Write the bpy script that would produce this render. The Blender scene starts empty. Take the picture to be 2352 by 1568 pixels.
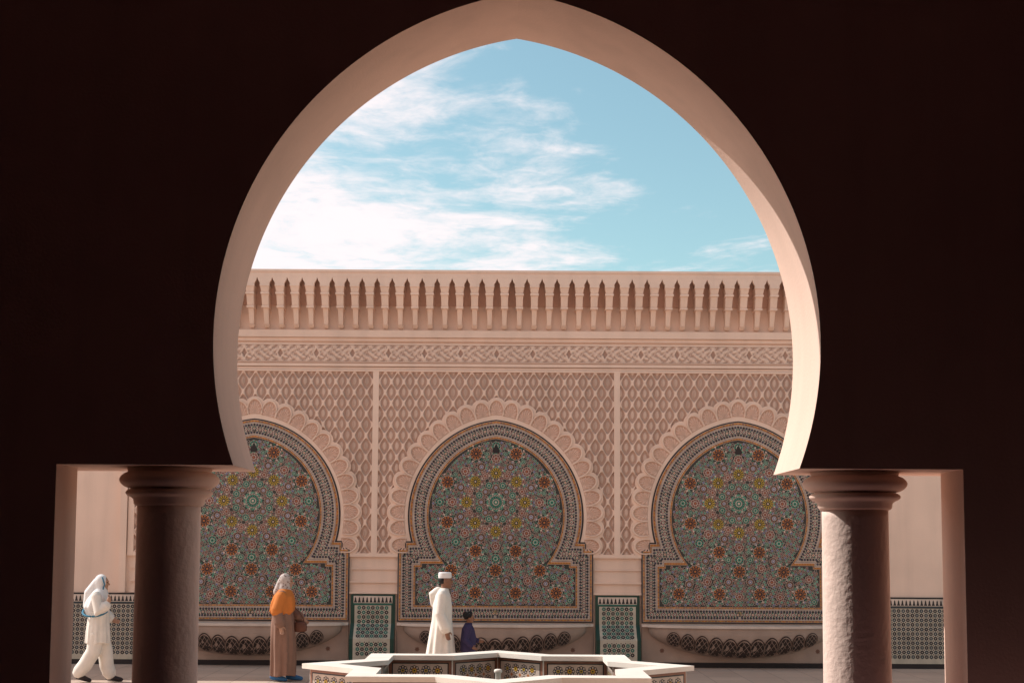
import bpy, math, random
import numpy as np
from mathutils import Vector, Matrix
random.seed(7)
scene = bpy.context.scene
scene.view_settings.view_transform = 'Standard'
scene.view_settings.look = 'None'
scene.view_settings.exposure = 0
pi = math.pi

# ------------------------------------------------------------------ materials
def nmath(nt, op, a, b=None, c=None):
    n = nt.nodes.new('ShaderNodeMath'); n.operation = op
    for i, v in enumerate((a, b, c)):
        if v is None: continue
        if isinstance(v, (int, float)): n.inputs[i].default_value = v
        else: nt.links.new(v, n.inputs[i])
    return n.outputs[0]

def material(name, color=None, rough=0.8, var=0.08, vscale=1.5, bump=0.2, bscale=60, bdist=0.004, stain=0.0, spec=0.3):
    """colour (or the 'Col' attribute) x large soft variation x fine grain, with bump"""
    m = bpy.data.materials.new(name); m.use_nodes = True
    nt = m.node_tree; N = nt.nodes; L = nt.links
    b = N['Principled BSDF']
    b.inputs['Roughness'].default_value = rough
    b.inputs['Specular IOR Level'].default_value = spec
    tc = N.new('ShaderNodeTexCoord')
    n1 = N.new('ShaderNodeTexNoise'); n1.inputs['Scale'].default_value = vscale; n1.inputs['Detail'].default_value = 5
    n2 = N.new('ShaderNodeTexNoise'); n2.inputs['Scale'].default_value = bscale; n2.inputs['Detail'].default_value = 3
    L.new(tc.outputs['Object'], n1.inputs['Vector']); L.new(tc.outputs['Object'], n2.inputs['Vector'])
    mr = N.new('ShaderNodeMapRange')
    mr.inputs['From Min'].default_value = 0.3; mr.inputs['From Max'].default_value = 0.7
    mr.inputs['To Min'].default_value = 1 - var; mr.inputs['To Max'].default_value = 1 + var * 0.6
    L.new(n1.outputs['Fac'], mr.inputs['Value'])
    fine = nmath(nt, 'MULTIPLY_ADD', n2.outputs['Fac'], var * 0.8, 1 - var * 0.4)
    fac = nmath(nt, 'MULTIPLY', mr.outputs[0], fine)
    if stain:      # streaks of dust running down the surface
        mp = N.new('ShaderNodeMapping'); mp.inputs['Scale'].default_value = (2.2, 2.2, .22)
        n3 = N.new('ShaderNodeTexNoise'); n3.inputs['Scale'].default_value = 1.6; n3.inputs['Detail'].default_value = 5
        L.new(tc.outputs['Object'], mp.inputs[0]); L.new(mp.outputs[0], n3.inputs['Vector'])
        ms = N.new('ShaderNodeMapRange'); ms.inputs['From Min'].default_value = .45; ms.inputs['From Max'].default_value = .75
        ms.inputs['To Min'].default_value = 1; ms.inputs['To Max'].default_value = 1 - stain
        L.new(n3.outputs['Fac'], ms.inputs['Value']); fac = nmath(nt, 'MULTIPLY', fac, ms.outputs[0])
    if color is None:
        at = N.new('ShaderNodeAttribute'); at.attribute_name = 'Col'; src = at.outputs['Color']
    else:
        rgb = N.new('ShaderNodeRGB'); rgb.outputs[0].default_value = (*color, 1); src = rgb.outputs[0]
    vm = N.new('ShaderNodeVectorMath'); vm.operation = 'SCALE'
    L.new(src, vm.inputs[0]); L.new(fac, vm.inputs['Scale'])
    L.new(vm.outputs[0], b.inputs['Base Color'])
    bp = N.new('ShaderNodeBump'); bp.inputs['Strength'].default_value = bump; bp.inputs['Distance'].default_value = bdist
    L.new(n2.outputs['Fac'], bp.inputs['Height']); L.new(bp.outputs[0], b.inputs['Normal'])
    return m

PL = (0.87, 0.645, 0.515)
PLD = (0.68, 0.43, 0.33)
M_arc = material('arcade_plaster', (0.80, 0.56, 0.45), 0.9, 0.07, 0.7, 0.35, 45, 0.006, stain=.08)
M_column = material('roughcast_plaster', (0.80, 0.60, 0.51), 0.92, 0.08, 3, 0.75, 20, 0.010)
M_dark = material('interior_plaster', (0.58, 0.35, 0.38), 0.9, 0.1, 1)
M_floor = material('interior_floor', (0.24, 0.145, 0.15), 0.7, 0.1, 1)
M_plaster = material('carved_plaster', None, 0.88, 0.08, 0.9, 0.3, 50, 0.004, stain=.10)
M_tile = material('glazed_mosaic', None, 0.4, 0.18, 6.0, 0.15, 30, 0.002, spec=0.4)
M_marble = material('fountain_marble', (0.86, 0.77, 0.68), 0.5, 0.10, 2.5, 0.1, 30)

# paving
def paving():
    m = bpy.data.materials.new('stone_paving'); m.use_nodes = True
    nt = m.node_tree; N = nt.nodes; L = nt.links; b = N['Principled BSDF']
    tc = N.new('ShaderNodeTexCoord')
    br = N.new('ShaderNodeTexBrick'); br.offset = 0.0
    br.inputs['Scale'].default_value = 1.0
    br.inputs['Brick Width'].default_value = 0.6; br.inputs['Row Height'].default_value = 0.6
    br.inputs['Mortar Size'].default_value = 0.006
    br.inputs['Color1'].default_value = (0.57, 0.43, 0.345, 1); br.inputs['Color2'].default_value = (0.50, 0.37, 0.295, 1)
    br.inputs['Mortar'].default_value = (0.28, 0.2, 0.16, 1)
    L.new(tc.outputs['Object'], br.inputs['Vector'])
    n = N.new('ShaderNodeTexNoise'); n.inputs['Scale'].default_value = 0.8; n.inputs['Detail'].default_value = 8
    L.new(tc.outputs['Object'], n.inputs['Vector'])
    f = nmath(nt, 'MULTIPLY_ADD', n.outputs['Fac'], 0.4, 0.8)
    vm = N.new('ShaderNodeVectorMath'); vm.operation = 'SCALE'
    L.new(br.outputs['Color'], vm.inputs[0]); L.new(f, vm.inputs['Scale']); L.new(vm.outputs[0], b.inputs['Base Color'])
    b.inputs['Roughness'].default_value = 0.6
    return m
M_pave = paving()

# ------------------------------------------------------------------ mesh builder
class MB:
    def __init__(s):
        s.v = []; s.f = []; s.c = []; s.map = None; s.col = (1, 1, 1)
    def face(s, pts, col=None):
        i = len(s.v); s.v.extend([tuple(p) for p in pts]); s.f.append(tuple(range(i, i + len(pts)))); s.c.append(col or s.col)
    def faces(s, pts, fs, col=None):
        i = len(s.v); s.v.extend([tuple(p) for p in pts])
        for f in fs: s.f.append(tuple(i + k for k in f)); s.c.append(col or s.col)
    def box(s, x0, x1, y0, y1, z0, z1, col=None):
        p = [(x0,y0,z0),(x1,y0,z0),(x1,y1,z0),(x0,y1,z0),(x0,y0,z1),(x1,y0,z1),(x1,y1,z1),(x0,y1,z1)]
        s.faces(p, [(0,3,2,1),(4,5,6,7),(0,1,5,4),(1,2,6,5),(2,3,7,6),(3,0,4,7)], col)
    def taper(s, b, t, z0, z1, col=None):
        (x0,x1,y0,y1) = b; (a0,a1,c0,c1) = t
        p = [(x0,y0,z0),(x1,y0,z0),(x1,y1,z0),(x0,y1,z0),(a0,c0,z1),(a1,c0,z1),(a1,c1,z1),(a0,c1,z1)]
        s.faces(p, [(0,3,2,1),(4,5,6,7),(0,1,5,4),(1,2,6,5),(2,3,7,6),(3,0,4,7)], col)
    def p2(s, pts, d, col):
        """flat shape in the surface's own (u,v) coordinates, raised by d"""
        s.face([s.map(u, v, d) for (u, v) in pts], col)
    def prism(s, pts, y0, y1, col=None):
        """pts = (x,z) counter-clockwise seen from -Y; front face at y0 (towards -Y), back at y1"""
        n = len(pts)
        P = [(x, y0, z) for x, z in pts] + [(x, y1, z) for x, z in pts]
        fs = [tuple(range(n)), tuple(range(2*n-1, n-1, -1))]
        for i in range(n):
            j = (i + 1) % n; fs.append((i, n + i, n + j, j))
        s.faces(P, fs, col)
    def lathe(s, prof, cx=0, cy=0, seg=64, col=None):
        P = []
        for r, z in prof:
            for k in range(seg):
                a = 2*pi*k/seg; P.append((cx + r*math.cos(a), cy + r*math.sin(a), z))
        fs = []
        m = len(prof)
        for i in range(m-1):
            for k in range(seg):
                k2 = (k+1) % seg
                fs.append((i*seg+k, i*seg+k2, (i+1)*seg+k2, (i+1)*seg+k))
        fs.append(tuple(range(seg-1, -1, -1))); fs.append(tuple((m-1)*seg+k for k in range(seg)))
        s.faces(P, fs, col)
    def loft(s, rings, col=None):
        n = len(rings[0]); P = [p for r in rings for p in r]; fs = []
        for i in range(len(rings)-1):
            for k in range(n):
                k2 = (k+1) % n
                fs.append((i*n+k, i*n+k2, (i+1)*n+k2, (i+1)*n+k))
        fs.append(tuple(range(n-1, -1, -1))); fs.append(tuple((len(rings)-1)*n+k for k in range(n)))
        s.faces(P, fs, col)
    def tube(s, pts, rad, seg=12, col=None, flat=1.0):
        pts = [Vector(p) for p in pts]
        C = []
        d0 = (pts[1]-pts[0]).normalized(); d1 = (pts[-1]-pts[-2]).normalized()
        for a in (0.15, 0.5, 1.0): C.append((pts[0]-d0*rad[0]*math.cos(a*pi/2), rad[0]*math.sin(a*pi/2)+1e-4, d0))
        for i in range(1, len(pts)-1):
            C.append((pts[i], rad[i], (pts[i+1]-pts[i-1]).normalized()))
        for a in (1.0, 0.5, 0.15): C.append((pts[-1]+d1*rad[-1]*math.cos(a*pi/2), rad[-1]*math.sin(a*pi/2)+1e-4, d1))
        up = Vector((0.13, 0.99, 0.05)) if abs(d0.y) < 0.9 else Vector((1, 0, 0))
        rings = []
        for c, r, d in C:
            u = (up - d*up.dot(d)).normalized(); w = d.cross(u)
            rings.append([tuple(c + u*r*flat*math.cos(2*pi*k/seg) + w*r*math.sin(2*pi*k/seg)) for k in range(seg)])
        s.loft(rings, col)
    def ell(s, c, r, tilt=0.0, seg=20, ns=12, col=None):
        rings = []
        R = Matrix.Rotation(tilt, 3, 'Y'); c = Vector(c)
        for i in range(ns+1):
            t = -pi/2 + pi*(i/ns)
            cr = max(math.cos(t), 0.02)
            rings.append([tuple(c + R @ Vector((r[0]*cr*math.cos(2*pi*k/seg), r[1]*cr*math.sin(2*pi*k/seg), r[2]*math.sin(t)))) for k in range(seg)])
        s.loft(rings, col)
    def mesh(s, name):
        me = bpy.data.meshes.new(name)
        me.from_pydata(s.v, [], s.f); me.update()
        at = me.color_attributes.new('Col', 'FLOAT_COLOR', 'CORNER')
        lt = np.array([len(f) for f in s.f]); cols = np.array([(c[0], c[1], c[2], 1.0) for c in s.c], dtype=np.float32)
        at.data.foreach_set('color', np.repeat(cols, lt, axis=0).ravel())
        return me

def put(name, me, mat=None, parent=None, loc=(0,0,0), smooth=False, label=None):
    if isinstance(me, MB): me = me.mesh(name)
    if mat and not me.materials: me.materials.append(mat)
    if smooth: me.polygons.foreach_set('use_smooth', [True]*len(me.polygons))
    o = bpy.data.objects.new(name, me); scene.collection.objects.link(o)
    o.location = loc
    if parent: o.parent = parent
    if label: o['label'] = label
    return o
def thing(name, label, category, loc=(0,0,0), group=None):
    o = bpy.data.objects.new(name, None); scene.collection.objects.link(o)
    o.location = loc; o['label'] = label; o['category'] = category; o.empty_display_size = 0.3
    if group: o['group'] = group
    return o

# pointed-arch right half from foot to apex: axis x=0; widest w at zc; arcs centred at -c
def half_arch(w, c, zc, zfoot, n):
    R = w + c
    a0 = math.asin((zfoot - zc)/R); a1 = math.acos(c/R)
    return [(R*math.cos(a0+(a1-a0)*i/n) - c, zc + R*math.sin(a0+(a1-a0)*i/n)) for i in range(n+1)]

# ------------------------------------------------------------------ ground
mb = MB(); mb.face([(-1500,-1500,0),(1500,-1500,0),(1500,1500,0),(-1500,1500,0)])
g = put('ground', mb, M_pave); g['kind'] = 'structure'; g['label'] = 'pale stone paving of the courtyard'; g['category'] = 'ground'

# ------------------------------------------------------------------ near arcade
YN, YF, ZL, AX = 10.6, 11.6, 2.775, 0.15
arc = thing('arcade', 'shaded plaster arcade with a pointed horseshoe arch on round columns', 'arcade', (0, 0, 0))
ha = half_arch(2.26, 0.441, 3.715, ZL, 150)
right = [(AX+x, z) for x, z in ha]            # foot -> apex
left = [(AX-x, z) for x, z in ha]
notch = left + right[::-1][1:]                # left foot -> apex -> right foot
outline = [(-14, ZL)] + notch + [(14, ZL), (14, 8.5), (-14, 8.5)]
mb2 = MB()
mb2.prism(outline, YN, YF)
put('arch_wall', mb2, M_arc, arc)

for (x0, x1) in ((-14, -3.247), (3.45, 14)):
    mb = MB(); mb.box(x0, x1, YN, 11.14, 0.0, ZL)
    if x0 < 0: mb.box(x0, -3.75, 11.14, 11.6, 0, ZL); mb.box(x0, -3.75, 11.6, 12.1, 0, 8.5)  # unseen rear boxes added to keep the sun off the left column
    else: mb.box(3.95, x1, 11.14, 11.6, 0, ZL); mb.box(3.95, x1, 11.6, 12.1, 0, 8.5)  # same added rear boxes mirrored on the right
    put('pier_with_added_block', mb, M_arc, arc)
for cx, r in ((-2.52, 0.240), (2.77, 0.250)):
    cy = 11.1
    col = bpy.data.objects.new('column', None); scene.collection.objects.link(col); col.parent = arc; col.location = (cx, cy, 0)
    mb = MB()
    prof = [(r*1.03, 0.45)] + [(r*(1.03-0.03*i/30), 0.45+2.04*i/30) for i in range(1, 31)]
    mb.lathe(prof, seg=72)
    put('shaft', mb, M_column, col, smooth=True)
    mb = MB()
    def tor(r0, z0, z1, bul, k=10):
        return [(r0 + bul*max(0, math.sin(pi*i/k))**.7, z0+(z1-z0)*i/k) for i in range(k+1)]
    s = r/0.245
    prof = [(0.248*s, 2.482), (0.262*s, 2.487), (0.272*s, 2.50), (0.278*s, 2.535), (0.292*s, 2.545)] + tor(0.295*s, 2.55, 2.615, 0.042*s, 10) + tor(0.325*s, 2.622, 2.742, 0.062*s, 14) + [(0.322*s, 2.745), (0.330*s, 2.773)]
    mb.lathe(prof, seg=72)
    put('capital', mb, M_arc, col, smooth=True)
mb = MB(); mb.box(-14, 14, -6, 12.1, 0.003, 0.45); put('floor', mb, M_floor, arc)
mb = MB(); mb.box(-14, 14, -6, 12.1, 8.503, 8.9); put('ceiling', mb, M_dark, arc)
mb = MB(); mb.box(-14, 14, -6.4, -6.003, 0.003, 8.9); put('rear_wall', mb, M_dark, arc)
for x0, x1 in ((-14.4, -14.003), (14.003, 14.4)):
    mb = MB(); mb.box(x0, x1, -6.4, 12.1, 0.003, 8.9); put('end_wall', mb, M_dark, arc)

# ------------------------------------------------------------------ mosaic helpers
CR = (0.66, 0.54, 0.45); BK = (0.022, 0.017, 0.018); GR = (0.02, 0.17, 0.11); OR = (0.46, 0.155, 0.04)
YE = (0.56, 0.38, 0.045); PU = (0.19, 0.055, 0.055); BL = (0.10, 0.14, 0.30); TG = (0.05, 0.31, 0.21); BR = (0.28, 0.11, 0.065)
D = 0.0012
def star(cx, cz, R, r, n, rot=0.0):
    return [(cx + (R if k % 2 == 0 else r)*math.cos(rot + pi*k/n), cz + (R if k % 2 == 0 else r)*math.sin(rot + pi*k/n)) for k in range(2*n)]
def disc(cx, cz, R, n=12, rot=0): return [(cx+R*math.cos(rot+2*pi*k/n), cz+R*math.sin(rot+2*pi*k/n)) for k in range(n)]
def rosette(mb, cx, cz, R, pal, d, n=8, rot=0.0):
    mb.p2(star(cx, cz, R, R*0.86, n, rot), d, pal[0])
    mb.p2(star(cx, cz, R*.93, R*0.80, n, rot), d+D*.5, pal[2])
    for k in range(n):
        a = rot + 2*pi*(k+0.0)/n; w = pi/n*0.72
        mb.p2([(cx+R*0.46*math.cos(a), cz+R*0.46*math.sin(a)), (cx+R*0.70*math.cos(a-w), cz+R*0.70*math.sin(a-w)),
               (cx+R*0.90*math.cos(a), cz+R*0.90*math.sin(a)), (cx+R*0.70*math.cos(a+w), cz+R*0.70*math.sin(a+w))], d+D, pal[1])
    mb.p2(star(cx, cz, R*0.52, R*0.40, n, rot+pi/n), d+2*D, pal[3])
    mb.p2(star(cx, cz, R*0.42, R*0.30, n, rot), d+3*D, pal[4])
    mb.p2(disc(cx, cz, R*0.16, 8), d+4*D, pal[5])

# ------------------------------------------------------------------ far courtyard wall
YW = 26.5
wall = thing('courtyard_wall', 'carved pink plaster wall with mosaic niches and bracketed cornice', 'wall', (0, YW, 0))
BAY = 4.466
mb = MB(); mb.box(-16, 16, 0, 0.7, 0, 7.0, PL)
for z0, z1, pr in ((6.02, 6.15, .10), (5.95, 6.015, .05), (5.885, 5.915, .03), (5.48, 5.53, .07), (5.425, 5.465, .04), (5.56, 5.575, .03)):
    mb.box(-6.75 if pr < .1 else -16, 6.75 if pr < .1 else 16, -pr, 0.001, z0, z1, PL)
for z0, z1, pr in ((1.74, 1.765, .03), (1.50, 1.53, .04), (1.30, 1.335, .045)):
    mb.box(-6.7, 6.7, -pr, 0.001, z0, z1, PL)
for xx in (-BAY*1.5, -BAY*.5, BAY*.5, BAY*1.5):
    mb.box(xx-.055, xx+.055, -.05, 0.001, 2.03, 5.39, PL)
mb.box(-6.76, 6.76, -.055, 0.001, 5.385, 5.42, PL)
mb.box(-6.76, 6.76, -.055, 0.001, 1.97, 2.035, PL)
for xx in (-6.83, 6.83):
    mb.box(xx-.06, xx+.06, -.09, 0.001, 1.30, 6.0, PL)
put('wall_body', mb, M_plaster, wall)

# cornice
mb = MB()
SP = 0.2755
k0 = int(16/SP)
mb.box(-k0*SP-.13, k0*SP+.13, -.45, 0.7, 7.085, 7.21, PL)
mb.box(-k0*SP-.13, k0*SP+.13, -.47, -.451, 7.17, 7.215, PL)
for k in range(-k0, k0+1):
    x = k*SP; h = SP/2
    pts = [(x-h, 6.93), (x-.052, 6.93), (x-.05, 6.97), (x-.022, 7.01), (x, 7.07), (x+.022, 7.01), (x+.05, 6.97), (x+.052, 6.93), (x+h, 6.93), (x+h, 7.0849), (x-h, 7.0849)]
    mb.prism(pts, -.448, -.36, PL)
    c = x + h
    mb.box(c-.088, c+.088, -.46, .0, 6.905, 6.929, PL)
    mb.taper((c-.064, c+.064, -.40, .0), (c-.082, c+.082, -.44, .0), 6.80, 6.905, PL)
    mb.box(c-.078, c+.078, -.42, .0, 6.765, 6.80, PL)
    mb.taper((c-.060, c+.060, -.30, .0), (c-.066, c+.066, -.38, .0), 6.56, 6.765, PL)
    mb.box(c-.068, c+.068, -.33, .0, 6.53, 6.56, PL)
    mb.taper((c-.038, c+.038, -.11, .0), (c-.048, c+.048, -.24, .0), 6.24, 6.53, PL)
    mb.taper((c-.035, c+.035, -.06, .0), (c-.055, c+.055, -.14, .0), 6.19, 6.24, PL)
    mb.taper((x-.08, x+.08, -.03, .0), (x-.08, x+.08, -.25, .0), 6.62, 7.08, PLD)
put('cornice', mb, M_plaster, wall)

# relief grids
def sstep(a, b, x):
    t = np.clip((x-a)/(b-a), 0, 1); return t*t*(3-2*t)
def relief(name, xs, zs, H, C, keep=None, recess_shade=.58):
    nx, nz = len(xs), len(zs)
    X, Z = np.meshgrid(xs, zs)
    co = np.stack([X, -H, Z], -1).reshape(-1, 3)
    i = np.arange(nx*nz).reshape(nz, nx)
    q = np.stack([i[:-1, :-1], i[:-1, 1:], i[1:, 1:], i[1:, :-1]], -1)
    if keep is not None: q = q[keep[:-1, :-1]]
    q = q.reshape(-1, 4)
    me = bpy.data.meshes.new(name)
    me.vertices.add(nx*nz); me.vertices.foreach_set('co', co.astype(np.float32).ravel())
    me.loops.add(q.size); me.loops.foreach_set('vertex_index', q.astype(np.int32).ravel())
    me.polygons.add(len(q)); me.polygons.foreach_set('loop_start', (np.arange(len(q))*4).astype(np.int32))
    me.polygons.foreach_set('loop_total', np.full(len(q), 4, dtype=np.int32))
    me.update(calc_edges=True)
    at = me.color_attributes.new('Col', 'FLOAT_COLOR', 'POINT')
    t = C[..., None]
    col = np.array(PLD)*recess_shade*(1-t) + np.array(PL)*t  # recess shade painted into the colour, darker where the carving is low
    col = np.concatenate([col, np.ones(col.shape[:-1]+(1,))], -1)
    at.data.foreach_set('color', col.astype(np.float32).ravel())
    me.polygons.foreach_set('use_smooth', [True]*len(me.polygons))
    return me
xs = np.arange(-BAY/2+.05, BAY/2-.045, 0.0115); zs = np.arange(2.03, 5.39, 0.0115)
X, Z = np.meshgrid(xs, zs)
p = X/0.2291; qq = (Z-5.2)/0.40
qq = qq - 0.012*np.sin(4*pi*qq)
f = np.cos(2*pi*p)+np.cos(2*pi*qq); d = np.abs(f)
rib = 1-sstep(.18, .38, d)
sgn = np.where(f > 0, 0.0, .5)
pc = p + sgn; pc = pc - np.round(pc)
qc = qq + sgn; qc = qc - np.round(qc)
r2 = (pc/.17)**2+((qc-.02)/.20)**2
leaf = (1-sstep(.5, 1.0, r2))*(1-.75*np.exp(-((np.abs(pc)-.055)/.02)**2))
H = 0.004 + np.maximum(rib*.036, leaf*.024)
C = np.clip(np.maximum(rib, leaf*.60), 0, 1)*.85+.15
keep = ~((np.abs(X) < 1.85) & (Z < 2.72)) & ~((np.abs(X)+.2)**2 + (Z-2.72)**2 < 2.05**2) | ((np.abs(X) > 1.85) & (Z < 2.72))
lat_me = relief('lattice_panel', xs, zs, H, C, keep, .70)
xs = np.arange(-6.7, 6.7, 0.0125); zs = np.arange(5.58, 5.885, 0.0125)
X, Z = np.meshgrid(xs, zs)
a = 2*pi*X/.335; b = 2*pi*(Z-5.73)/.26
s1 = np.abs(np.sin(a+1.7*np.cos(b))*np.cos(b+1.6*np.sin(a)))
s2 = np.abs(np.sin(3*a-1.2*np.sin(2*b)+2*np.cos(a))*np.cos(1.5*b+np.sin(2*a)))
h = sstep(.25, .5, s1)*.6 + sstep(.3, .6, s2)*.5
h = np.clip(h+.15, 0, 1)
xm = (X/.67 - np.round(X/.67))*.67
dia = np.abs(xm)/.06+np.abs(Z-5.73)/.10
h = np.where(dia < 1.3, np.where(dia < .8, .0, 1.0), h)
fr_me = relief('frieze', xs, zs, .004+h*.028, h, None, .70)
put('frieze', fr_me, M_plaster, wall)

# bay geometry
def outer_inner():
    A = half_arch(1.615, .1735, 2.72, 2.26, 40)[::-1]; B = half_arch(1.22, .205, 2.72, 1.83, 40)[::-1]
    O = list(A); I = list(B)
    cor = [((1.66, 2.26), (1.33, 1.83)), ((1.66, 2.13), (1.33, 1.77)), ((1.79, 2.13), (1.45, 1.77)), ((1.79, .80), (1.45, 1.11)), ((0, .80), (0, 1.11))]
    for oo, ii in cor:
        po, pi_ = O[-1], I[-1]
        L = math.hypot(oo[0]-po[0], oo[1]-po[1]); m = max(1, int(L/.075))
        for k in range(1, m+1):
            t = k/m
            O.append((po[0]+(oo[0]-po[0])*t, po[1]+(oo[1]-po[1])*t)); I.append((pi_[0]+(ii[0]-pi_[0])*t, pi_[1]+(ii[1]-pi_[1])*t))
    return O, I
O, I = outer_inner()
def lerp(a, b, t): return (a[0]+(b[0]-a[0])*t, a[1]+(b[1]-a[1])*t)
def mir(p): return (-p[0], p[1])
mo = MB()
loopO = O + [mir(p) for p in O[::-1][1:-1]]     # apex -> right -> bottom -> left
mo.prism(loopO[::-1], -.06, 0.0, BK)
mo.map = lambda u, v, d: (u, -.06-d, v)
def band(t0, t1, d, col, alt=None):
    for side in (1, -1):
        for k in range(len(O)-1):
            a, b, c, e = lerp(O[k], I[k], t0), lerp(O[k+1], I[k+1], t0), lerp(O[k+1], I[k+1], t1), lerp(O[k], I[k], t1)
            q = [a, b, c, e][::-1]
            if side < 0: q = [mir(x) for x in q][::-1]
            cc = col if (alt is None or k % 2 == 0) else alt
            mo.p2(q, d, cc)
band(.065, .95, D, CR)
band(.08, .17, 2*D, OR, BR); band(.85, .94, 2*D, OR, BR)
band(.185, .20, 2*D, BK); band(.80, .82, 2*D, BK)
band(.215, .785, 2*D, (.50, .40, .33))
DB = (.05, .05, .075)
for side in (1, -1):
    for tt, R, colA, colB, stepl, off in ((.5, .052, BK, PU, .105, 0), (.31, .030, BK, DB, .0525, 0), (.69, .030, BK, DB, .0525, 0), (.40, .018, GR, BK, .0525, .5), (.60, .018, BK, GR, .0525, .5), (.125, .012, YE, YE, .06, 0), (.895, .011, YE, YE, .05, 0)):
        pts = [lerp(O[k], I[k], tt) for k in range(len(O))]
        acc = stepl*off; cnt = 0
        for k in range(len(pts)-1):
            a, b = pts[k], pts[k+1]; L = math.hypot(b[0]-a[0], b[1]-a[1])
            while acc < L:
                q = lerp(a, b, acc/L if L else 0); acc += stepl; cnt += 1
                c = (q[0]*side, q[1])
                mo.p2(star(c[0], c[1], R, R*.6, 8 if R > .02 else 4), 3*D, colA if cnt % 2 else colB)
                if R > .04: mo.p2(star(c[0], c[1], R*.55, R*.36, 8), 4*D, CR); mo.p2(disc(c[0], c[1], R*.25, 6), 5*D, OR if cnt % 2 else GR)
            acc -= L
# field
loopI = [lerp(O[k], I[k], .97) for k in range(len(O))]
loopI = loopI + [mir(p) for p in loopI[::-1][1:-1]]
mo.p2(loopI[::-1], 2*D, (.04, .04, .035))
def inside(x, z, m):
    x = abs(x)
    if z < 1.09+m: return False
    if z < 1.78-m*.5: return x < 1.45-m
    if z < 1.83: return x < 1.30-m
    dz = z-2.72; R = 1.425-m
    if abs(dz) >= R: return False
    return x < math.sqrt(R*R-dz*dz)-.205
CX, CZ = 0, 2.98
ros = [(0, CZ, .135, 'c')]
for k in range(8):
    a = k*pi/4; ros.append((.535*math.cos(a), CZ+.535*math.sin(a), .112, 'y'))
for k in range(8):
    a = k*pi/4+pi/8; ros.append((.965*math.cos(a), CZ+.965*math.sin(a), .128, 'o'))
for x in (-.81, 0, .81): ros.append((x, 1.735, .128, 'o'))
for x in (-1.11, -.37, .37, 1.11): ros.append((x, 1.33, .125, 'o'))
for x in (-.59, .59): ros.append((x, 1.55, .09, 'p'))
for x in (-1.27, 1.27): ros.append((x, 1.60, .08, 'p'))
for x in (-1.06, 1.06): ros.append((x, 1.62, .07, 'g'))
for x in (-.74, 0, .74): ros.append((x, 1.28, .085, 'p'))
for x in (-1.36, 1.36): ros.append((x, 1.20, .07, 'g'))
for x in (-.4, .4): ros.append((x, 1.80, .085, 'p'))
for x in (-.2, .2): ros.append((x, 1.55, .085, 'b'))
for x in (-.92, .92): ros.append((x, 1.50, .085, 'b'))
for x in (-.62, .62): ros.append((x, 1.93, .08, 'b'))
for x in (-.2, .2): ros.append((x, 1.95, .07, 'g'))
for k in range(8):
    a = k*pi/4; ros.append((.80*math.cos(a), CZ+.80*math.sin(a), .092, 'p'))
    a += pi/8; ros.append((.70*math.cos(a), CZ+.70*math.sin(a), .088, 'b'))
    ros.append((.33*math.cos(a), CZ+.33*math.sin(a), .075, 'g'))
    a = k*pi/4; ros.append((1.03*math.cos(a), CZ+1.03*math.sin(a), .095, 'g'))
    for s_ in (-1, 1):
        b_ = a+s_*.19; ros.append((.90*math.cos(b_+0), CZ+.90*math.sin(b_), .05, 'g'))
        ros.append((.52*math.cos(a+s_*pi/8*.0+pi/8), CZ+.52*math.sin(a+pi/8), .072, 'p'))
    ros.append((.27*math.cos(a), CZ+.27*math.sin(a), .07, 'b'))
PAL = {'c': [CR, TG, BK, CR, GR, CR], 'y': [(.45,.36,.2), YE, BK, YE, BK, CR], 'o': [CR, OR, BK, BR, BK, OR], 'p': [CR, PU, (.30,.19,.14), CR, PU, OR], 'g': [CR, TG, BK, CR, TG, BK], 'b': [CR, BR, (.03,.035,.03), CR, BL, CR]}
ok = []
for x, z, R, t in ros:
    if inside(x, z, R*.9) and not any((x-a_)**2+(z-b_)**2 < (.75*(R+c_))**2 for a_, b_, c_ in ok):
        ok.append((x, z, R))
        rosette(mo, x, z, R, PAL[t], 6*D, 16 if t == 'c' else (12 if t == 'y' else 8 if R < .1 else 10), 0.1)
        if R > .1:
            for k in range(16):
                a = 2*pi*k/16
                mo.p2(star(x+R*1.18*math.cos(a), z+R*1.18*math.sin(a), .022, .012, 4, a), 5*D, CR if k % 2 else {'y': PU, 'c': TG, 'o': GR}.get(t, GR))
# fine infill rings: pale interlace with coloured hearts
for ring in range(1, 52):
    r = ring*.050; nn = max(8, int(2*pi*r/.050/8)*8)
    for k in range(nn):
        a = 2*pi*(k+.5*(ring % 2))/nn
        x, z = r*math.cos(a), CZ+r*math.sin(a)
        if not inside(x, z, .016): continue
        if any((x-rx)**2+(z-rz)**2 < (rr*1.02)**2 for rx, rz, rr in ok): continue
        sel = (ring*3 + (k % max(1, nn//8))*5) % 9
        c = [TG, BK, PU, TG, BK, GR, BL, BR, PU][sel]
        mo.p2(star(x, z, .028, .0185, 6, a), 3*D, CR)
        mo.p2(star(x, z, .022, .0145, 6, a), 4*D, c)
mo.p2([(-.05, 3.88), (.05, 3.88), (.07, 3.93), (.025, 4.01), (0, 4.07), (-.025, 4.01), (-.07, 3.93)], 12*D, BK)
mo_me = mo.mesh('mosaic_panel'); mo_me.materials.append(M_tile)

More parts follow.
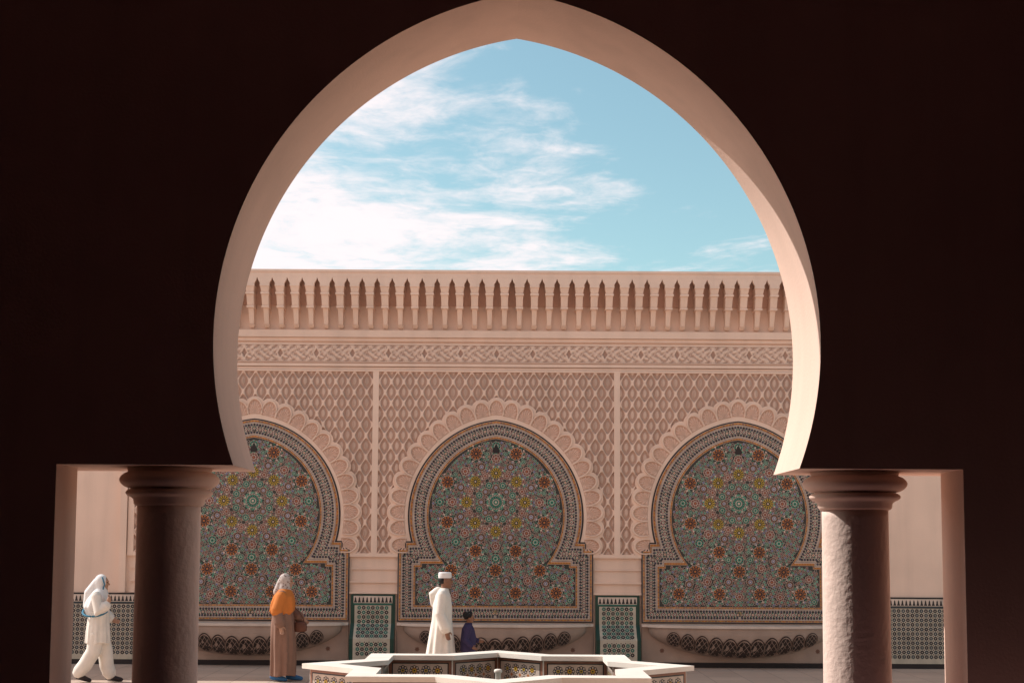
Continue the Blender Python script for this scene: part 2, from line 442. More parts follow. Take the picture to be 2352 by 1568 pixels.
# scalloped surround
sc = MB()
base = half_arch(1.93, .20, 2.72, 2.30, 200)
base = [(base[0][0], 2.03+(2.30-2.03)*i/20) for i in range(20)] + base
cum = [0]
for i in range(1, len(base)): cum.append(cum[-1]+math.hypot(base[i][0]-base[i-1][0], base[i][1]-base[i-1][1]))
NL = 12.5; tot = cum[-1]
def at_len(s):
    for i in range(1, len(base)):
        if cum[i] >= s-1e-9:
            t = (s-cum[i-1])/max(1e-9, cum[i]-cum[i-1]); a, b = base[i-1], base[i]
            tx, tz = b[0]-a[0], b[1]-a[1]; l = math.hypot(tx, tz) or 1
            return (a[0]+tx*t, a[1]+tz*t), (tz/l, -tx/l)
    return base[-1], (0, 1)
edge = []
M = 260
for i in range(M+1):
    s = tot*i/M; pt, nn = at_len(s)
    amp = .085*math.sqrt(abs(math.sin(pi*NL*s/tot)))-.01
    edge.append((pt[0]+nn[0]*amp, pt[1]+nn[1]*amp))
full = edge + [mir(p) for p in edge[::-1][1:]]
sc.prism(full, -.052, 0.0, PL)
for side in (1, -1):
    for k in range(13):
        s = tot*(k+.5)/NL
        if s > tot+.01: continue
        if k == 12 and side < 0: continue
        (px, pz), nn = at_len(min(s, tot))
        if k == 12: nn = (0, 1); px = 0
        tx, tz = -nn[1], nn[0]
        cx, cz = px-nn[0]*.235, pz-nn[1]*.235
        def P(r, a, d):
            u, v = r*math.sin(a), r*math.cos(a)*(1.75 if abs(a) < pi/2 else 1.0)
            u *= (.86+.14*min(1, max(0, v/.15)))
            return ((cx+tx*u+nn[0]*v)*side, -.052-d, cz+tz*u+nn[1]*v)
        NF = 9
        A0 = 1.75
        for j in range(NF):
            a0 = -A0+2*A0*j/NF; a1 = -A0+2*A0*(j+1)/NF; am = (a0+a1)/2
            ring = [P(.02, am, .001), P(.10, a0, .001), P(.138, am, .001), P(.10, a1, .001)]
            top = P(.09, am, .022)
            for m in range(4):
                tri = [ring[m], ring[(m+1) % 4], top]
                if side > 0: tri = tri[::-1]
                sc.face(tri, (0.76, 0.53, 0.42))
        rim = []
        for j in range(17):
            a = -1.7+3.4*j/16
            rim.append((P(.139, a, .001), P(.145, a, .036), P(.158, a, .036), P(.163, a, .001)))
        for j in range(16):
            for m in range(3):
                qd = [rim[j][m], rim[j+1][m], rim[j+1][m+1], rim[j][m+1]]
                if side > 0: qd = qd[::-1]
                sc.face(qd, PL)
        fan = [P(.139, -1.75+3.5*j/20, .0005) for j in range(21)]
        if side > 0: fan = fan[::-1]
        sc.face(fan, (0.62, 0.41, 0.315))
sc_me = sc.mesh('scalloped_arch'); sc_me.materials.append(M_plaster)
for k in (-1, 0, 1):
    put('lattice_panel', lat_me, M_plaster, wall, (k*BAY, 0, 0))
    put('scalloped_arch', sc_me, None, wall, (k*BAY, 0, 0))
    put('mosaic_panel', mo_me, None, wall, (k*BAY, 0, 0))

# dado tiles
def dado(x0, x1, seat, colr):
    m = MB()
    if seat:
        prof = [(-.05, 1.29), (-.05, .76), (-.30, .50), (-.30, .0)]
        P = [(x0, y, z) for y, z in prof] + [(x0, 0, 0), (x0, 0, 1.29)]
        Q = [(x1, y, z) for y, z in prof] + [(x1, 0, 0), (x1, 0, 1.29)]
        n = 6
        fs = [tuple(range(n)), tuple(range(2*n-1, n-1, -1))]
        for i in range(n):
            j = (i+1) % n; fs.append((j, i, n+i, n+j))
        m.faces(P+Q, fs, (.012, .05, .035))
        l1 = .53; l2 = math.hypot(.25, .26)
        def mp(u, v, d):      # v measured down from the top
            if v <= l1: return (u, -.05-d, 1.29-v)
            if v <= l1+l2:
                t = (v-l1)/l2; return (u, -.05-.25*t-d*.72, .76-.26*t+d*.69)
            return (u, -.30-d, .50-(v-l1-l2))
        total = l1+l2+.40
    else:
        m.box(x0, x1, -.05, 0, 0, 1.29, BK)
        mp = lambda u, v, d: (u, -.05-d, 1.29-v)
        total = 1.20
    m.map = mp
    def rect(u0, u1, v0, v1, d, c):
        m.p2([(u0, v1), (u1, v1), (u1, v0), (u0, v0)], d, c)
    rect(x0+.05, x1-.05, .03, .16, D, CR)
    nm = int((x1-x0-.1)/.07); w = (x1-x0-.1)/nm
    for i in range(nm):
        c = x0+.05+w*(i+.5)
        m.p2([(c-w*.42, .15), (c+w*.42, .15), (c+w*.2, .10), (c+w*.2, .08), (c, .045), (c-w*.2, .08), (c-w*.2, .10)], 2*D, BK)
    rect(x0+.05, x1-.05, .165, .185, D, colr)
    cell = .083
    brk = [.20, .53, .53+.3607, total] if seat else [.20, total]
    for bi, (b0, b1) in enumerate(zip(brk[:-1], brk[1:])):
        rect(x0+.07, x1-.07, b0, b1, D, (.52, .46, .36))
    nx = int((x1-x0-.16)/cell); nz = int((total-.22)/cell)
    ox = (x0+x1)/2-(nx-1)*cell/2
    for i in range(nx):
        for j in range(nz):
            c, v = ox+i*cell, .245+j*cell
            alt = (i+j) % 2
            slope = seat and .53 < v < .89
            if not (seat and (abs(v-.53) < .035 or abs(v-.8907) < .035)):
                R = cell*(.60 if slope else .53)
                m.p2(star(c, v, R, R*.66, 8, 0)[::-1], 2*D, (BK if alt else colr))
                m.p2(star(c, v, cell*.16, cell*.08, 4, 0)[::-1], 3*D, CR)
            if i < nx-1 and j < nz-1 and not (seat and (abs(v+cell/2-.53) < .02 or abs(v+cell/2-.8907) < .02)):
                m.p2(disc(c+cell/2, v+cell/2, cell*.15, 4)[::-1], 2*D, BK)
    put('tile_dado', m, M_tile, wall)
dado(-2.64, -1.83, True, (.02,.15,.11)); dado(1.83, 2.64, True, (.02,.15,.11))
dado(-15.5, -6.30, False, (.03,.05,.06)); dado(6.30, 15.5, False, (.03,.05,.06))

# basins under the mosaic panels
bs = MB()
Lh, T = 1.66, .80
def bowl(s, th, off=0.0):
    k = max(0.0, 1-abs(s)**2.2)
    pr = .08+.44*k**.6; dp = .10+.46*k**.75
    y = -(pr*math.cos(th)+off*math.cos(th)); z = T-.07-(dp*math.sin(th)+off*math.sin(th))
    return (s*Lh, y-.042, z)
rings_ = []
for i in range(81):
    s = -1+2*i/80
    rings_.append([bowl(s, pi/2*j/14) for j in range(15)] + [(s*Lh, -.041, T-.07)])
bs.loft(rings_, (.44, .33, .27))
pts = [(x, y) for x, y, z in [bowl(-1+2*i/60, 0) for i in range(61)]]
P0 = [(-1.79, -.041), (-1.79, -.13)] + [(x*1.04, y-.035) for x, y in pts] + [(1.79, -.13), (1.79, -.041)]
n = len(P0)
bs.faces([(x, y, T-.068) for x, y in P0]+[(x, y, T-.022) for x, y in P0], [tuple(range(n)), tuple(range(2*n-1, n-1, -1))]+[(i, n+i, n+(i+1) % n, (i+1) % n) for i in range(n)], (.66, .55, .47))
bs.box(-1.79, 1.79, -.041, -.002, 0.0, T-.004, (.46, .34, .275))
bs.box(-1.82, 1.82, -.09, -.042, 0.0, .09, BK)
def onb(s, th, off): return bowl(s, th, off)
for k in range(-5, 6):
    s0 = k*.150; rs = .094*(1-.045*abs(k)); th0 = .80-.03*abs(k)
    rt = .46
    ov = lambda f, off, c, n=24: bs.face([onb(s0+rs*f*math.cos(2*pi*i/n), th0-rt*f*math.sin(2*pi*i/n), off) for i in range(n)], c)
    ov(1.0, .014+.0012*(k % 2), (.07, .045, .04)); ov(.90, .018+.0012*(k % 2), (.44, .33, .27)); ov(.82, .022, (.05, .035, .03))
    for o_ in (-.45, 0, .45):
        for dx, dy in ((.707, .707), (.707, -.707)):
            t = math.sqrt(.78**2-o_**2)
            ax_, ay_ = -dy*o_-dx*t, dx*o_-dy*t; bx_, by_ = -dy*o_+dx*t, dx*o_+dy*t
            w = .006
            q = [onb(s0+rs*ax_-w*.5, th0+rt*ay_, .026), onb(s0+rs*bx_-w*.5, th0+rt*by_, .026), onb(s0+rs*bx_+w*.5, th0+rt*by_, .026), onb(s0+rs*ax_+w*.5, th0+rt*ay_, .026)]
            bs.face(q, (.40, .30, .25))
for x in (-1.42, 1.42):
    bs.face([(px, -.0425-.002, pz) for px, pz in star(x, .30, .05, .03, 8)], (.20, .10, .07))
bs_me = bs.mesh('basin'); bs_me.materials.append(material('basin_stone', None, .5, .12, 3, .2, 40))
M_brass = material('brass', (.35, .25, .12), .35)
for k in (-1, 0, 1):
    t = thing('wall_fountain', 'long shallow stone basin with carved oval decoration below mosaic', 'fountain', (k*BAY, YW, 0), 'wall fountains below the mosaic niches')
    put('basin', bs_me, None, t)
    m = MB(); m.tube([(0, -.07, 1.0), (0, -.16, 1.0), (0, -.2, .96)], [.018, .016, .013]); m.lathe([(.03, .985), (.03, 1.015)], 0, -.075, 16)
    put('spout', m, M_brass, t)

# ------------------------------------------------------------------ star fountain
FC = (0.04, 18.0)
fo = thing('star_fountain', 'eight pointed star fountain with marble rim and mosaic sides', 'fountain', (FC[0], FC[1], 0))
def star8(R): return [((R if k % 2 == 0 else R*.7654)*math.cos(pi*k/8), (R if k % 2 == 0 else R*.7654)*math.sin(pi*k/8)) for k in range(16)]
m = MB()
def ringslab(m, Ro, Ri, z0, z1, col=None):
    a, b = star8(Ro), star8(Ri)
    for k in range(16):
        j = (k+1) % 16
        m.face([(*a[k], z1), (*a[j], z1), (*b[j], z1), (*b[k], z1)], col)
        m.face([(*a[j], z0), (*a[k], z0), (*b[k], z0), (*b[j], z0)], col)
        m.face([(*a[k], z0), (*a[j], z0), (*a[j], z1), (*a[k], z1)], col)
        m.face([(*b[j], z0), (*b[k], z0), (*b[k], z1), (*b[j], z1)], col)
ringslab(m, 2.43, 1.98, .665, .725)
put('rim', m, M_marble, fo)
m = MB(); ringslab(m, 2.33, 2.08, 0.003, .664); put('basin_wall', m, M_marble, fo)
m = MB()
for Rr, inward in ((2.33, False), (2.08, True)):
    S = star8(Rr)
    for k in range(16):
        a = Vector((*S[k], 0)); b = Vector((*S[(k+1) % 16], 0))
        if inward: a, b = b, a
        dd = (b-a); L = dd.length; dd.normalize(); nn = Vector((dd.y, -dd.x, 0))
        m.map = lambda u, v, d, a=a, dd=dd, nn=nn: tuple(a+dd*u+nn*(d+.003)+Vector((0, 0, v)))
        m.p2([(.01, .02), (L-.01, .02), (L-.01, .655), (.01, .655)], 0, (.30, .13, .08))
        m.p2([(.05, .06), (L-.05, .06), (L-.05, .625), (.05, .625)], D, BK)
        m.p2([(.065, .075), (L-.065, .075), (L-.065, .61), (.065, .61)], 2*D, (.60, .48, .40))
        nx = int((L-.14)/.155); nz = 3; ox = (L-(nx-1)*.155)/2
        for i in range(nx):
            for j in range(nz+1):
                x, z = ox+i*.155, .52-j*.155
                if z < .1: continue
                rosette(m, x, z, .074, [BK, CR, BK, OR if (i+j) % 2 else BL, YE, BK], 3*D, 8)
                if i < nx-1 and j < nz: m.p2(star(x+.0775, z-.0775, .03, .016, 4), 3*D, OR)
put('tile_cladding', m, M_tile, fo)
m = MB(); m.face([(*p, .33) for p in star8(2.079)])
wm = material('water', (.05, .09, .09), .05, .05, 2, .3, 6, .01, spec=.6)
put('water', m, wm, fo)
m = MB(); m.lathe([(.09, .2), (.09, .36), (.05, .38), (.035, .42), (.035, .62), (.05, .63), (.05, .66), (.03, .67)], seg=24)
put('spout', m, M_marble, fo, smooth=True)

# ------------------------------------------------------------------ people
def cloth(name, c, var=.08, rough=.85): return material(name, c, rough, var, 7, .35, 60, .004)
M_skin = material('skin_brown', (.26, .13, .08), .55, .05, 8, .1, 80)
M_skin2 = material('skin_light', (.42, .24, .16), .55, .05, 8, .1, 80)
M_white = cloth('white_cotton', (.80, .74, .66)); M_white2 = cloth('white_linen', (.80, .78, .76))
M_blue = cloth('blue_trim', (.06, .20, .30)); M_brown = cloth('brown_wool', (.25, .14, .10)); M_orange = cloth('orange_shawl', (.60, .19, .04))
M_hair = material('black_hair', (.012, .009, .008), .6, .3, 30, .8, 60, .01)
M_purple = cloth('purple_jacket', (.045, .035, .09)); M_navy = cloth('dark_trousers', (.02, .02, .03)); M_shoe = material('dark_leather', (.03, .02, .02), .5)
M_sock = cloth('blue_slippers', (.05, .16, .34)); M_eye = material('eye_dark', (.01, .008, .006), .3)
M_bag = material('brown_leather_bag', (.13, .05, .03), .5, .15, 8, .3, 40)
def patterned():
    m = bpy.data.materials.new('patterned_scarf'); m.use_nodes = True; nt = m.node_tree; b = nt.nodes['Principled BSDF']
    tc = nt.nodes.new('ShaderNodeTexCoord'); v = nt.nodes.new('ShaderNodeTexVoronoi'); v.inputs['Scale'].default_value = 26
    r = nt.nodes.new('ShaderNodeValToRGB'); r.color_ramp.elements[0].position = .25; r.color_ramp.elements[0].color = (.22, .15, .13, 1)
    r.color_ramp.elements[1].position = .45; r.color_ramp.elements[1].color = (.52, .44, .40, 1)
    nt.links.new(tc.outputs['Object'], v.inputs['Vector']); nt.links.new(v.outputs['Distance'], r.inputs[0]); nt.links.new(r.outputs[0], b.inputs['Base Color'])
    b.inputs['Roughness'].default_value = .8; return m
M_pat = patterned()

def solid(name, m, vox, mat, parent, smooth_it=4):
    """fuse the modelled volumes into one continuous skin"""
    o = put(name, m, None, parent)
    md = o.modifiers.new('r', 'REMESH'); md.mode = 'VOXEL'; md.voxel_size = vox; md.use_smooth_shade = True
    sm = o.modifiers.new('s', 'SMOOTH'); sm.factor = .5; sm.iterations = smooth_it
    dg = bpy.context.evaluated_depsgraph_get()
    me = bpy.data.meshes.new_from_object(o.evaluated_get(dg))
    o.modifiers.clear(); old = o.data; o.data = me; bpy.data.meshes.remove(old); me.name = name
    me.materials.clear(); me.materials.append(mat)
    me.polygons.foreach_set('use_smooth', [True]*len(me.polygons))
    return o
def hand(m, w, d, side):
    """w wrist, d pointing direction, side = thumb direction"""
    w = Vector(w); d = Vector(d).normalized(); t = Vector(side); t = (t-d*t.dot(d)).normalized(); nrm = d.cross(t)
    m.tube([w, w+d*.045, w+d*.085], [.026, .036, .034], 12)
    for i, (o_, l) in enumerate(((.027, .066), (.009, .075), (-.009, .070), (-.027, .054))):
        b = w+d*.085+t*o_
        k = b+d*l*.5+nrm*.008; e = b+d*l*.85+nrm*.03
        m.tube([b-d*.02, k, e], [.0098, .009, .0078], 8)
    b = w+d*.03+t*.03
    m.tube([b, b+t*.028+d*.025, b+t*.032+d*.055+nrm*.01], [.012, .0105, .009], 8)
def body(parent, skin, legs, arms, lean=0.0, headx=0.03, child=False):
    m = MB()
    hz = 1.585
    m.tube([(0,0,.90), (0,0,1.05), (lean*.5,0,1.22), (lean,0,1.36), (lean+.005,0,1.42)], [.12, .11, .125, .12, .07], 18, flat=1.25)
    m.tube([(lean, -.15, 1.385), (lean, .15, 1.385)], [.055, .055], 12)
    m.tube([(lean, 0, 1.38), (lean+headx*.6, 0, 1.52)], [.058, .052], 12)
    hx = lean+headx
    hs = 1.12 if child else 1.0
    m.ell((hx-.01, 0, hz+.025), (.098*hs, .077*hs, .098*hs)); m.ell((hx+.022, 0, hz-.045), (.066*hs, .056*hs, .068*hs))
    m.tube([(hx+.085*hs, 0, hz+.012), (hx+.105*hs, 0, hz-.022)], [.010, .016], 8)
    m.tube([(hx+.078*hs, -.02, hz-.058), (hx+.078*hs, .02, hz-.058)], [.011, .011], 8)
    m.ell((hx+.06, 0, hz-.095), (.026, .028, .02))
    for s in (1, -1):
        m.ell((hx-.005, s*.078*hs, hz-.008), (.02, .012, .032))
        m.tube([(hx+.078*hs, s*.045, hz+.025), (hx+.092*hs, s*.015, hz+.03)], [.009, .009], 8)
    for L in legs:
        m.tube(L[:4], [.085, .058, .038, .036], 14)
        m.tube([L[2], L[3], L[4]], [.036, .042, .028], 10)
    for A in arms:
        m.tube(A[:3], [.052, .040, .027], 12)
        hand(m, A[2], A[3], A[4])
    solid('body', m, .008, skin, parent, 2)
    for s in (1, -1):
        e = MB(); e.ell((hx+.083*hs, s*.03, hz+.008), (.009, .014, .008), seg=10, ns=6)
        put('eye', e, M_eye, parent, smooth=True)
    return hx, hz
def rings(levels, folds, seed, amp0=0.0):
    rnd = random.Random(seed); ph = [rnd.random()*6.28 for _ in range(4)]
    out = []
    for (z, cx, cy, rx, ry, amp) in levels:
        r = []
        for k in range(72):
            a = 2*pi*k/72
            q = 1+amp*(math.sin(folds*a+ph[0]+z*1.3)*.6+math.sin((folds*2-3)*a+ph[1]-z*2)*.4)
            r.append((cx+rx*q*math.cos(a), cy+ry*q*math.sin(a), z+amp*.12*math.sin(3*a+ph[2])))
        out.append(r)
    return out
def shoes(parent, legs, mat):
    for L in legs:
        m = MB()
        an, to = Vector(L[3]), Vector(L[4])
        m.tube([an+Vector((-.035, 0, -.025)), an*.5+to*.5+Vector((0, 0, -.008)), to+Vector((.03, 0, 0))], [.046, .046, .034], 12)
        solid('shoe', m, .009, mat, parent, 2)
def person(label, x, y, H, cat='person'):
    t = thing('person', label, cat, (x, y, 0)); t.scale = (H/1.70,)*3
    return t

# woman in white
t = person('person in white robe and white headscarf with blue border, walking', -6.31, 23.05, 1.67)
legs = [[(0, .09, .92), (.10, .09, .50), (.13, .09, .25), (.19, .09, .085), (.34, .09, .035)],
        [(0, -.09, .92), (-.04, -.09, .50), (-.17, -.09, .28), (-.25, -.09, .12), (-.12, -.09, .035)]]
arms = [[(.0, -.19, 1.38), (.07, -.26, 1.12), (.20, -.20, 1.26), (.2, .05, 1), (0, .6, .2)],
        [(.0, .19, 1.38), (.02, .25, 1.12), (.16, .2, .98), (1, -.1, -.2), (0, 0, 1)]]
hx, hz = body(t, M_skin2, legs, arms, .02, .03)
m = MB(); m.loft(rings([(.62, -.0, 0, .20, .22, .07), (.80, 0, 0, .19, .22, .06), (1.0, 0, 0, .17, .205, .04), (1.2, .01, 0, .155, .205, .03), (1.36, .02, 0, .125, .20, .01), (1.43, .02, 0, .08, .11, 0), (1.47, .03, 0, .06, .07, 0)], 9, 1))
for A in arms: m.tube([A[0], A[1], tuple(Vector(A[1])*.25+Vector(A[2])*.75)], [.085, .085, .085], 14)
solid('robe', m, .012, M_white, t)
m = MB()
for L in legs:
    m.tube([(L[0][0], L[0][1], .78), L[1], L[2], (L[3][0]-.01, L[3][1], L[3][2]+.05)], [.135, .12, .115, .11], 18)
solid('trousers', m, .012, M_white, t)
shoes(t, legs, M_shoe)
m = MB(); m.ell((hx-.028, 0, hz+.022), (.108, .100, .122))
m.loft(rings([(1.02, -.05, 0, .04, .05, .02), (1.08, -.06, 0, .13, .16, .06), (1.2, -.045, 0, .19, .235, .05), (1.34, -.01, 0, .165, .235, .03), (1.43, .01, 0, .125, .17, .02), (1.50, .02, 0, .10, .105, .0), (1.58, -.005, 0, .095, .096, 0)], 7, 2))
m.tube([(hx-.08, 0, 1.60), (-.16, 0, 1.42), (-.20, 0, 1.22)], [.08, .09, .06], 14)
solid('headscarf', m, .011, M_white2, t)
m = MB()
lp = []
for k in range(28):
    a = pi*(.95+1.1*k/27)
    lp.append((-.05+.20*math.cos(a*1.0), .245*math.sin(a), 1.16-.10*math.sin((k/27)*pi)))
m.tube(lp, [.017]*28, 8)
put('scarf_trim', m, M_blue, t, smooth=True)
m = MB()
m.tube([(hx+.02, -.095, hz+.09), (hx+.055, -.09, hz-.02), (hx+.03, -.085, hz-.10)], [.012, .012, .012], 8)
put('scarf_edging', m, M_blue, t, smooth=True)

# woman in brown with orange shawl
t = person('person in brown robe, orange shawl and patterned headscarf, walking', -3.43, 23.4, 1.70)
legs = [[(0, .09, .92), (.08, .09, .50), (.10, .09, .25), (.13, .09, .085), (.27, .09, .035)],
        [(0, -.09, .92), (.0, -.09, .50), (-.06, -.09, .28), (-.10, -.09, .095), (.04, -.09, .035)]]
arms = [[(.0, -.19, 1.38), (-.05, -.26, 1.10), (.0, -.27, .90), (.3, 0, -1), (1, 0, .2)],
        [(.0, .19, 1.38), (.10, .25, 1.12), (.27, .16, .98), (1, -.1, -.5), (0, 0, 1)]]
hx, hz = body(t, M_skin2, legs, arms, .02, .035)
m = MB(); m.loft(rings([(.09, .02, 0, .20, .23, .12), (.3, .02, 0, .20, .235, .12), (.6, .01, 0, .20, .235, .10), (.9, .0, 0, .185, .225, .06), (1.1, .0, 0, .16, .205, .03), (1.36, .02, 0, .125, .20, .01), (1.43, .02, 0, .08, .11, 0), (1.47, .03, 0, .06, .07, 0)], 8, 5))
for A in arms: m.tube([A[0], A[1], tuple(Vector(A[1])*.2+Vector(A[2])*.8)], [.08, .085, .09], 14)
solid('robe', m, .012, M_brown, t)
shoes(t, legs, M_sock)
m = MB(); m.loft(rings([(.98, -.02, -.05, .04, .05, .02), (1.04, -.02, -.03, .13, .16, .07), (1.12, -.01, -.01, .20, .24, .09), (1.25, 0, 0, .195, .25, .08), (1.36, .01, 0, .165, .235, .05), (1.43, .02, 0, .12, .16, .03), (1.49, .025, 0, .09, .09, .0)], 6, 9))
m.tube([(.0, -.20, 1.36), (-.06, -.27, 1.13)], [.09, .10], 14)
solid('shawl', m, .011, M_orange, t)
m = MB(); m.ell((hx-.028, 0, hz+.02), (.108, .098, .120)); m.tube([(hx-.03, 0, 1.55), (.02, 0, 1.44)], [.095, .115], 16)
m.tube([(hx-.09, 0, 1.60), (-.10, 0, 1.42)], [.06, .07], 12)
solid('headscarf', m, .011, M_pat, t)
b = thing('handbag', 'brown leather shoulder bag carried at the hip', 'bag', (-3.43+.27, 23.4+.08, .78))
m = MB()
m.loft([[(.11*sx*math.copysign(abs(math.cos(2*pi*k/24))**.8, math.cos(2*pi*k/24)), .06*sx*math.sin(2*pi*k/24), z) for k in range(24)] for z, sx in ((-.0, .7), (.02, 1.0), (.09, 1.05), (.14, .9), (.17, .6))])
put('pouch', m, M_bag, b, smooth=True)
m = MB(); m.tube([(-.09, 0, .15), (-.11, 0, .28), (-.18, 0, .48), (-.02, 0, .32), (.05, 0, .22), (.07, 0, .13)], [.009]*6, 8); put('strap', m, M_bag, b, smooth=True)

# man
t = person('person in long cream hooded robe and white cap, walking', -.82, 22.5, 1.76)
legs = [[(0, .09, .92), (.10, .09, .50), (.14, .09, .25), (.18, .09, .085), (.33, .09, .035)],
        [(0, -.09, .92), (-.02, -.09, .50), (-.12, -.09, .28), (-.18, -.09, .10), (-.04, -.09, .035)]]
arms = [[(.0, -.19, 1.38), (-.03, -.25, 1.10), (.07, -.255, .86), (.25, 0, -1), (1, .1, .1)],
        [(.0, .19, 1.38), (-.05, .25, 1.12), (-.04, .25, .88), (.1, 0, -1), (1, 0, .1)]]
hx, hz = body(t, M_skin, legs, arms, .01, .035)
m = MB(); m.loft(rings([(.08, -.03, 0, .26, .26, .12), (.25, -.03, 0, .245, .255, .12), (.5, -.02, 0, .215, .245, .10), (.8, -.01, 0, .18, .225, .07), (1.0, -.005, 0, .155, .21, .045), (1.2, .0, 0, .145, .205, .03), (1.36, .005, 0, .12, .20, .01), (1.43, .01, 0, .085, .12, 0), (1.475, .02, 0, .065, .07, 0)], 8, 11))
for A in arms: m.tube([A[0], A[1], tuple(Vector(A[1])*.12+Vector(A[2])*.88)], [.078, .078, .085], 14)
m.tube([(-.07, 0, 1.44), (-.14, 0, 1.38), (-.15, 0, 1.22)], [.06, .075, .03], 12)
solid('robe', m, .012, M_white, t)
shoes(t, legs, M_shoe)
m = MB(); m.lathe([(.098, 1.625), (.101, 1.66), (.098, 1.70), (.085, 1.712)], 0, 0, 28)
m.v = [(x*1.0+hx-.012, y*.84, z) for x, y, z in m.v]
put('cap', m, M_white2, t, smooth=False)
m = MB(); m.ell((hx-.035, 0, hz+.01), (.078, .080, .07)); solid('hair', m, .008, M_hair, t)

# child
t = person('child in dark purple jacket and dark trousers with curly black hair', -.42, 22.55, 1.14)
legs = [[(0, .08, .90), (.10, .08, .50), (.12, .08, .25), (.15, .08, .085), (.29, .08, .035)],
        [(0, -.08, .90), (-.02, -.08, .50), (-.10, -.08, .28), (-.14, -.08, .095), (.0, -.08, .035)]]
arms = [[(.0, -.18, 1.36), (-.06, -.24, 1.10), (.08, -.25, .95), (1, 0, -.5), (0, .3, 1)],
        [(.0, .18, 1.36), (.05, .24, 1.12), (.22, .2, 1.05), (1, 0, -.1), (0, 0, 1)]]
hx, hz = body(t, M_skin, legs, arms, .0, .03, True)
m = MB(); m.loft(rings([(.80, 0, 0, .16, .2, .03), (.84, 0, 0, .18, .22, .03), (1.0, 0, 0, .175, .215, .05), (1.12, .01, 0, .18, .215, .05), (1.34, 0, 0, .145, .20, .03), (1.42, 0, 0, .1, .13, 0), (1.48, .01, 0, .08, .09, 0)], 6, 21))
for A in arms: m.tube([A[0], A[1], tuple(Vector(A[1])*.1+Vector(A[2])*.9)], [.085, .08, .065], 14)
solid('jacket', m, .012, M_purple, t)
m = MB()
for L in legs: m.tube([L[0], L[1], L[2], (L[3][0], L[3][1], L[3][2]+.03)], [.115, .085, .075, .065], 14)
solid('trousers', m, .012, M_navy, t)
shoes(t, legs, M_shoe)
m = MB(); rnd = random.Random(5)
m.ell((hx-.035, 0, hz+.055), (.115, .105, .105))
for i in range(60):
    a = rnd.random()*2*pi; bb = rnd.random()*1.4-.2
    vx, vy, vz = math.cos(a)*math.cos(bb), math.sin(a)*math.cos(bb), math.sin(bb)
    if vx > .55 and vz < .6: continue
    m.ell((hx-.035+vx*.115, vy*.105, hz+.05+vz*.105), (.024, .024, .024), seg=8, ns=6)
solid('hair', m, .008, M_hair, t, 1)

# ------------------------------------------------------------------ light, sky
SUN = Vector((-2.75, 1.0, 2.70)).normalized()
ld = bpy.data.lights.new('sun', 'SUN'); ld.energy = 5.0; ld.angle = math.radians(.5); ld.color = (1, .96, .92)
lo = bpy.data.objects.new('sun', ld); scene.collection.objects.link(lo); lo.rotation_euler = SUN.to_track_quat('Z', 'Y').to_euler(); lo.location = (-20, 10, 25)
w = bpy.data.worlds.new('World'); scene.world = w; w.use_nodes = True
nt = w.node_tree; N = nt.nodes; L = nt.links
bg = N['Background']; bg.inputs['Strength'].default_value = .15
sky = N.new('ShaderNodeTexSky'); sky.sky_type = 'NISHITA'; sky.sun_disc = False
sky.sun_elevation = math.asin(SUN.z); sky.sun_rotation = math.atan2(SUN.x, SUN.y)
sky.air_density = 1.0; sky.dust_density = 1.0; sky.ozone_density = 1.0
tc = N.new('ShaderNodeTexCoord'); sp = N.new('ShaderNodeSeparateXYZ'); L.new(tc.outputs['Generated'], sp.inputs[0])
x, y, z = sp.outputs
ay = nmath(nt, 'MAXIMUM', nmath(nt, 'ABSOLUTE', y), .3)
h = nmath(nt, 'DIVIDE', x, ay); e = nmath(nt, 'DIVIDE', z, ay)
zc = nmath(nt, 'MAXIMUM', z, .04)
cb = N.new('ShaderNodeCombineXYZ'); L.new(nmath(nt, 'DIVIDE', x, zc), cb.inputs[0]); L.new(nmath(nt, 'MULTIPLY', nmath(nt, 'DIVIDE', y, zc), .8), cb.inputs[1])
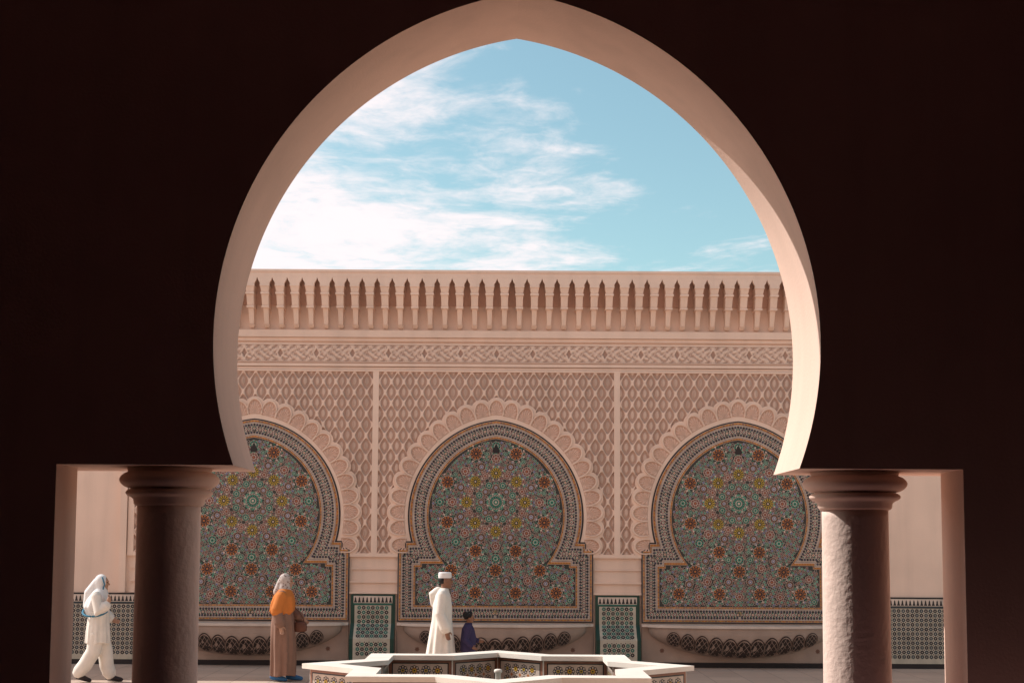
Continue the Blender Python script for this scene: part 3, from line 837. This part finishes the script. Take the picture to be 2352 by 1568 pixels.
def noise(scale, detail, dist, seed):
    n = N.new('ShaderNodeTexNoise'); n.inputs['Scale'].default_value = scale; n.inputs['Detail'].default_value = detail; n.inputs['Distortion'].default_value = dist
    n.inputs['Roughness'].default_value = .64
    o = N.new('ShaderNodeVectorMath'); o.operation = 'ADD'; o.inputs[1].default_value = (seed, seed*.7, 0); L.new(cb.outputs[0], o.inputs[0]); L.new(o.outputs[0], n.inputs['Vector'])
    return n.outputs['Fac']
n1 = noise(1.9, 7, .5, 5.0); n2 = noise(9, 4, .6, 1.0)
hc = nmath(nt, 'MINIMUM', nmath(nt, 'MAXIMUM', h, -.35), .35)
ec = nmath(nt, 'MINIMUM', e, .5)
fill_behind = nmath(nt, 'MULTIPLY', nmath(nt, 'LESS_THAN', y, -.1), .24)  # extra cloud cover behind the camera, added to brighten the shaded wall
bias = nmath(nt, 'ADD', nmath(nt, 'MULTIPLY_ADD', hc, -1.5, .10), nmath(nt, 'MULTIPLY_ADD', ec, -2.0, .53))
bias = nmath(nt, 'ADD', bias, fill_behind)
n1c = nmath(nt, 'MULTIPLY_ADD', n1, 1.35, -.175)
den = nmath(nt, 'ADD', nmath(nt, 'ADD', n1c, bias), nmath(nt, 'MULTIPLY_ADD', n2, .44, -.22))
mr = N.new('ShaderNodeMapRange'); mr.interpolation_type = 'SMOOTHSTEP'; mr.inputs['From Min'].default_value = .47; mr.inputs['From Max'].default_value = .95
L.new(den, mr.inputs['Value'])
tint = N.new('ShaderNodeMix'); tint.data_type = 'RGBA'; tint.blend_type = 'MULTIPLY'; tint.inputs['Factor'].default_value = 1
L.new(sky.outputs[0], tint.inputs['A']); tint.inputs['B'].default_value = (1.05, 1.2, .98, 1)
mx = N.new('ShaderNodeMix'); mx.data_type = 'RGBA'; L.new(mr.outputs[0], mx.inputs['Factor']); L.new(tint.outputs['Result'], mx.inputs['A']); mx.inputs['B'].default_value = (7.1, 6.5, 6.6, 1)
L.new(mx.outputs['Result'], bg.inputs['Color'])

# ------------------------------------------------------------------ camera
cd = bpy.data.cameras.new('camera'); cd.sensor_width = 36; cd.lens = 50.5; cd.clip_end = 4000; cd.clip_start = .05
cd.shift_x = .0153; cd.shift_y = .0757
co = bpy.data.objects.new('camera', cd); scene.collection.objects.link(co)
co.matrix_world = Matrix.Translation((0, 0, 2.2)) @ Matrix.Rotation(math.radians(95), 4, 'X') @ Matrix.Rotation(.006, 4, 'Z')
scene.camera = co
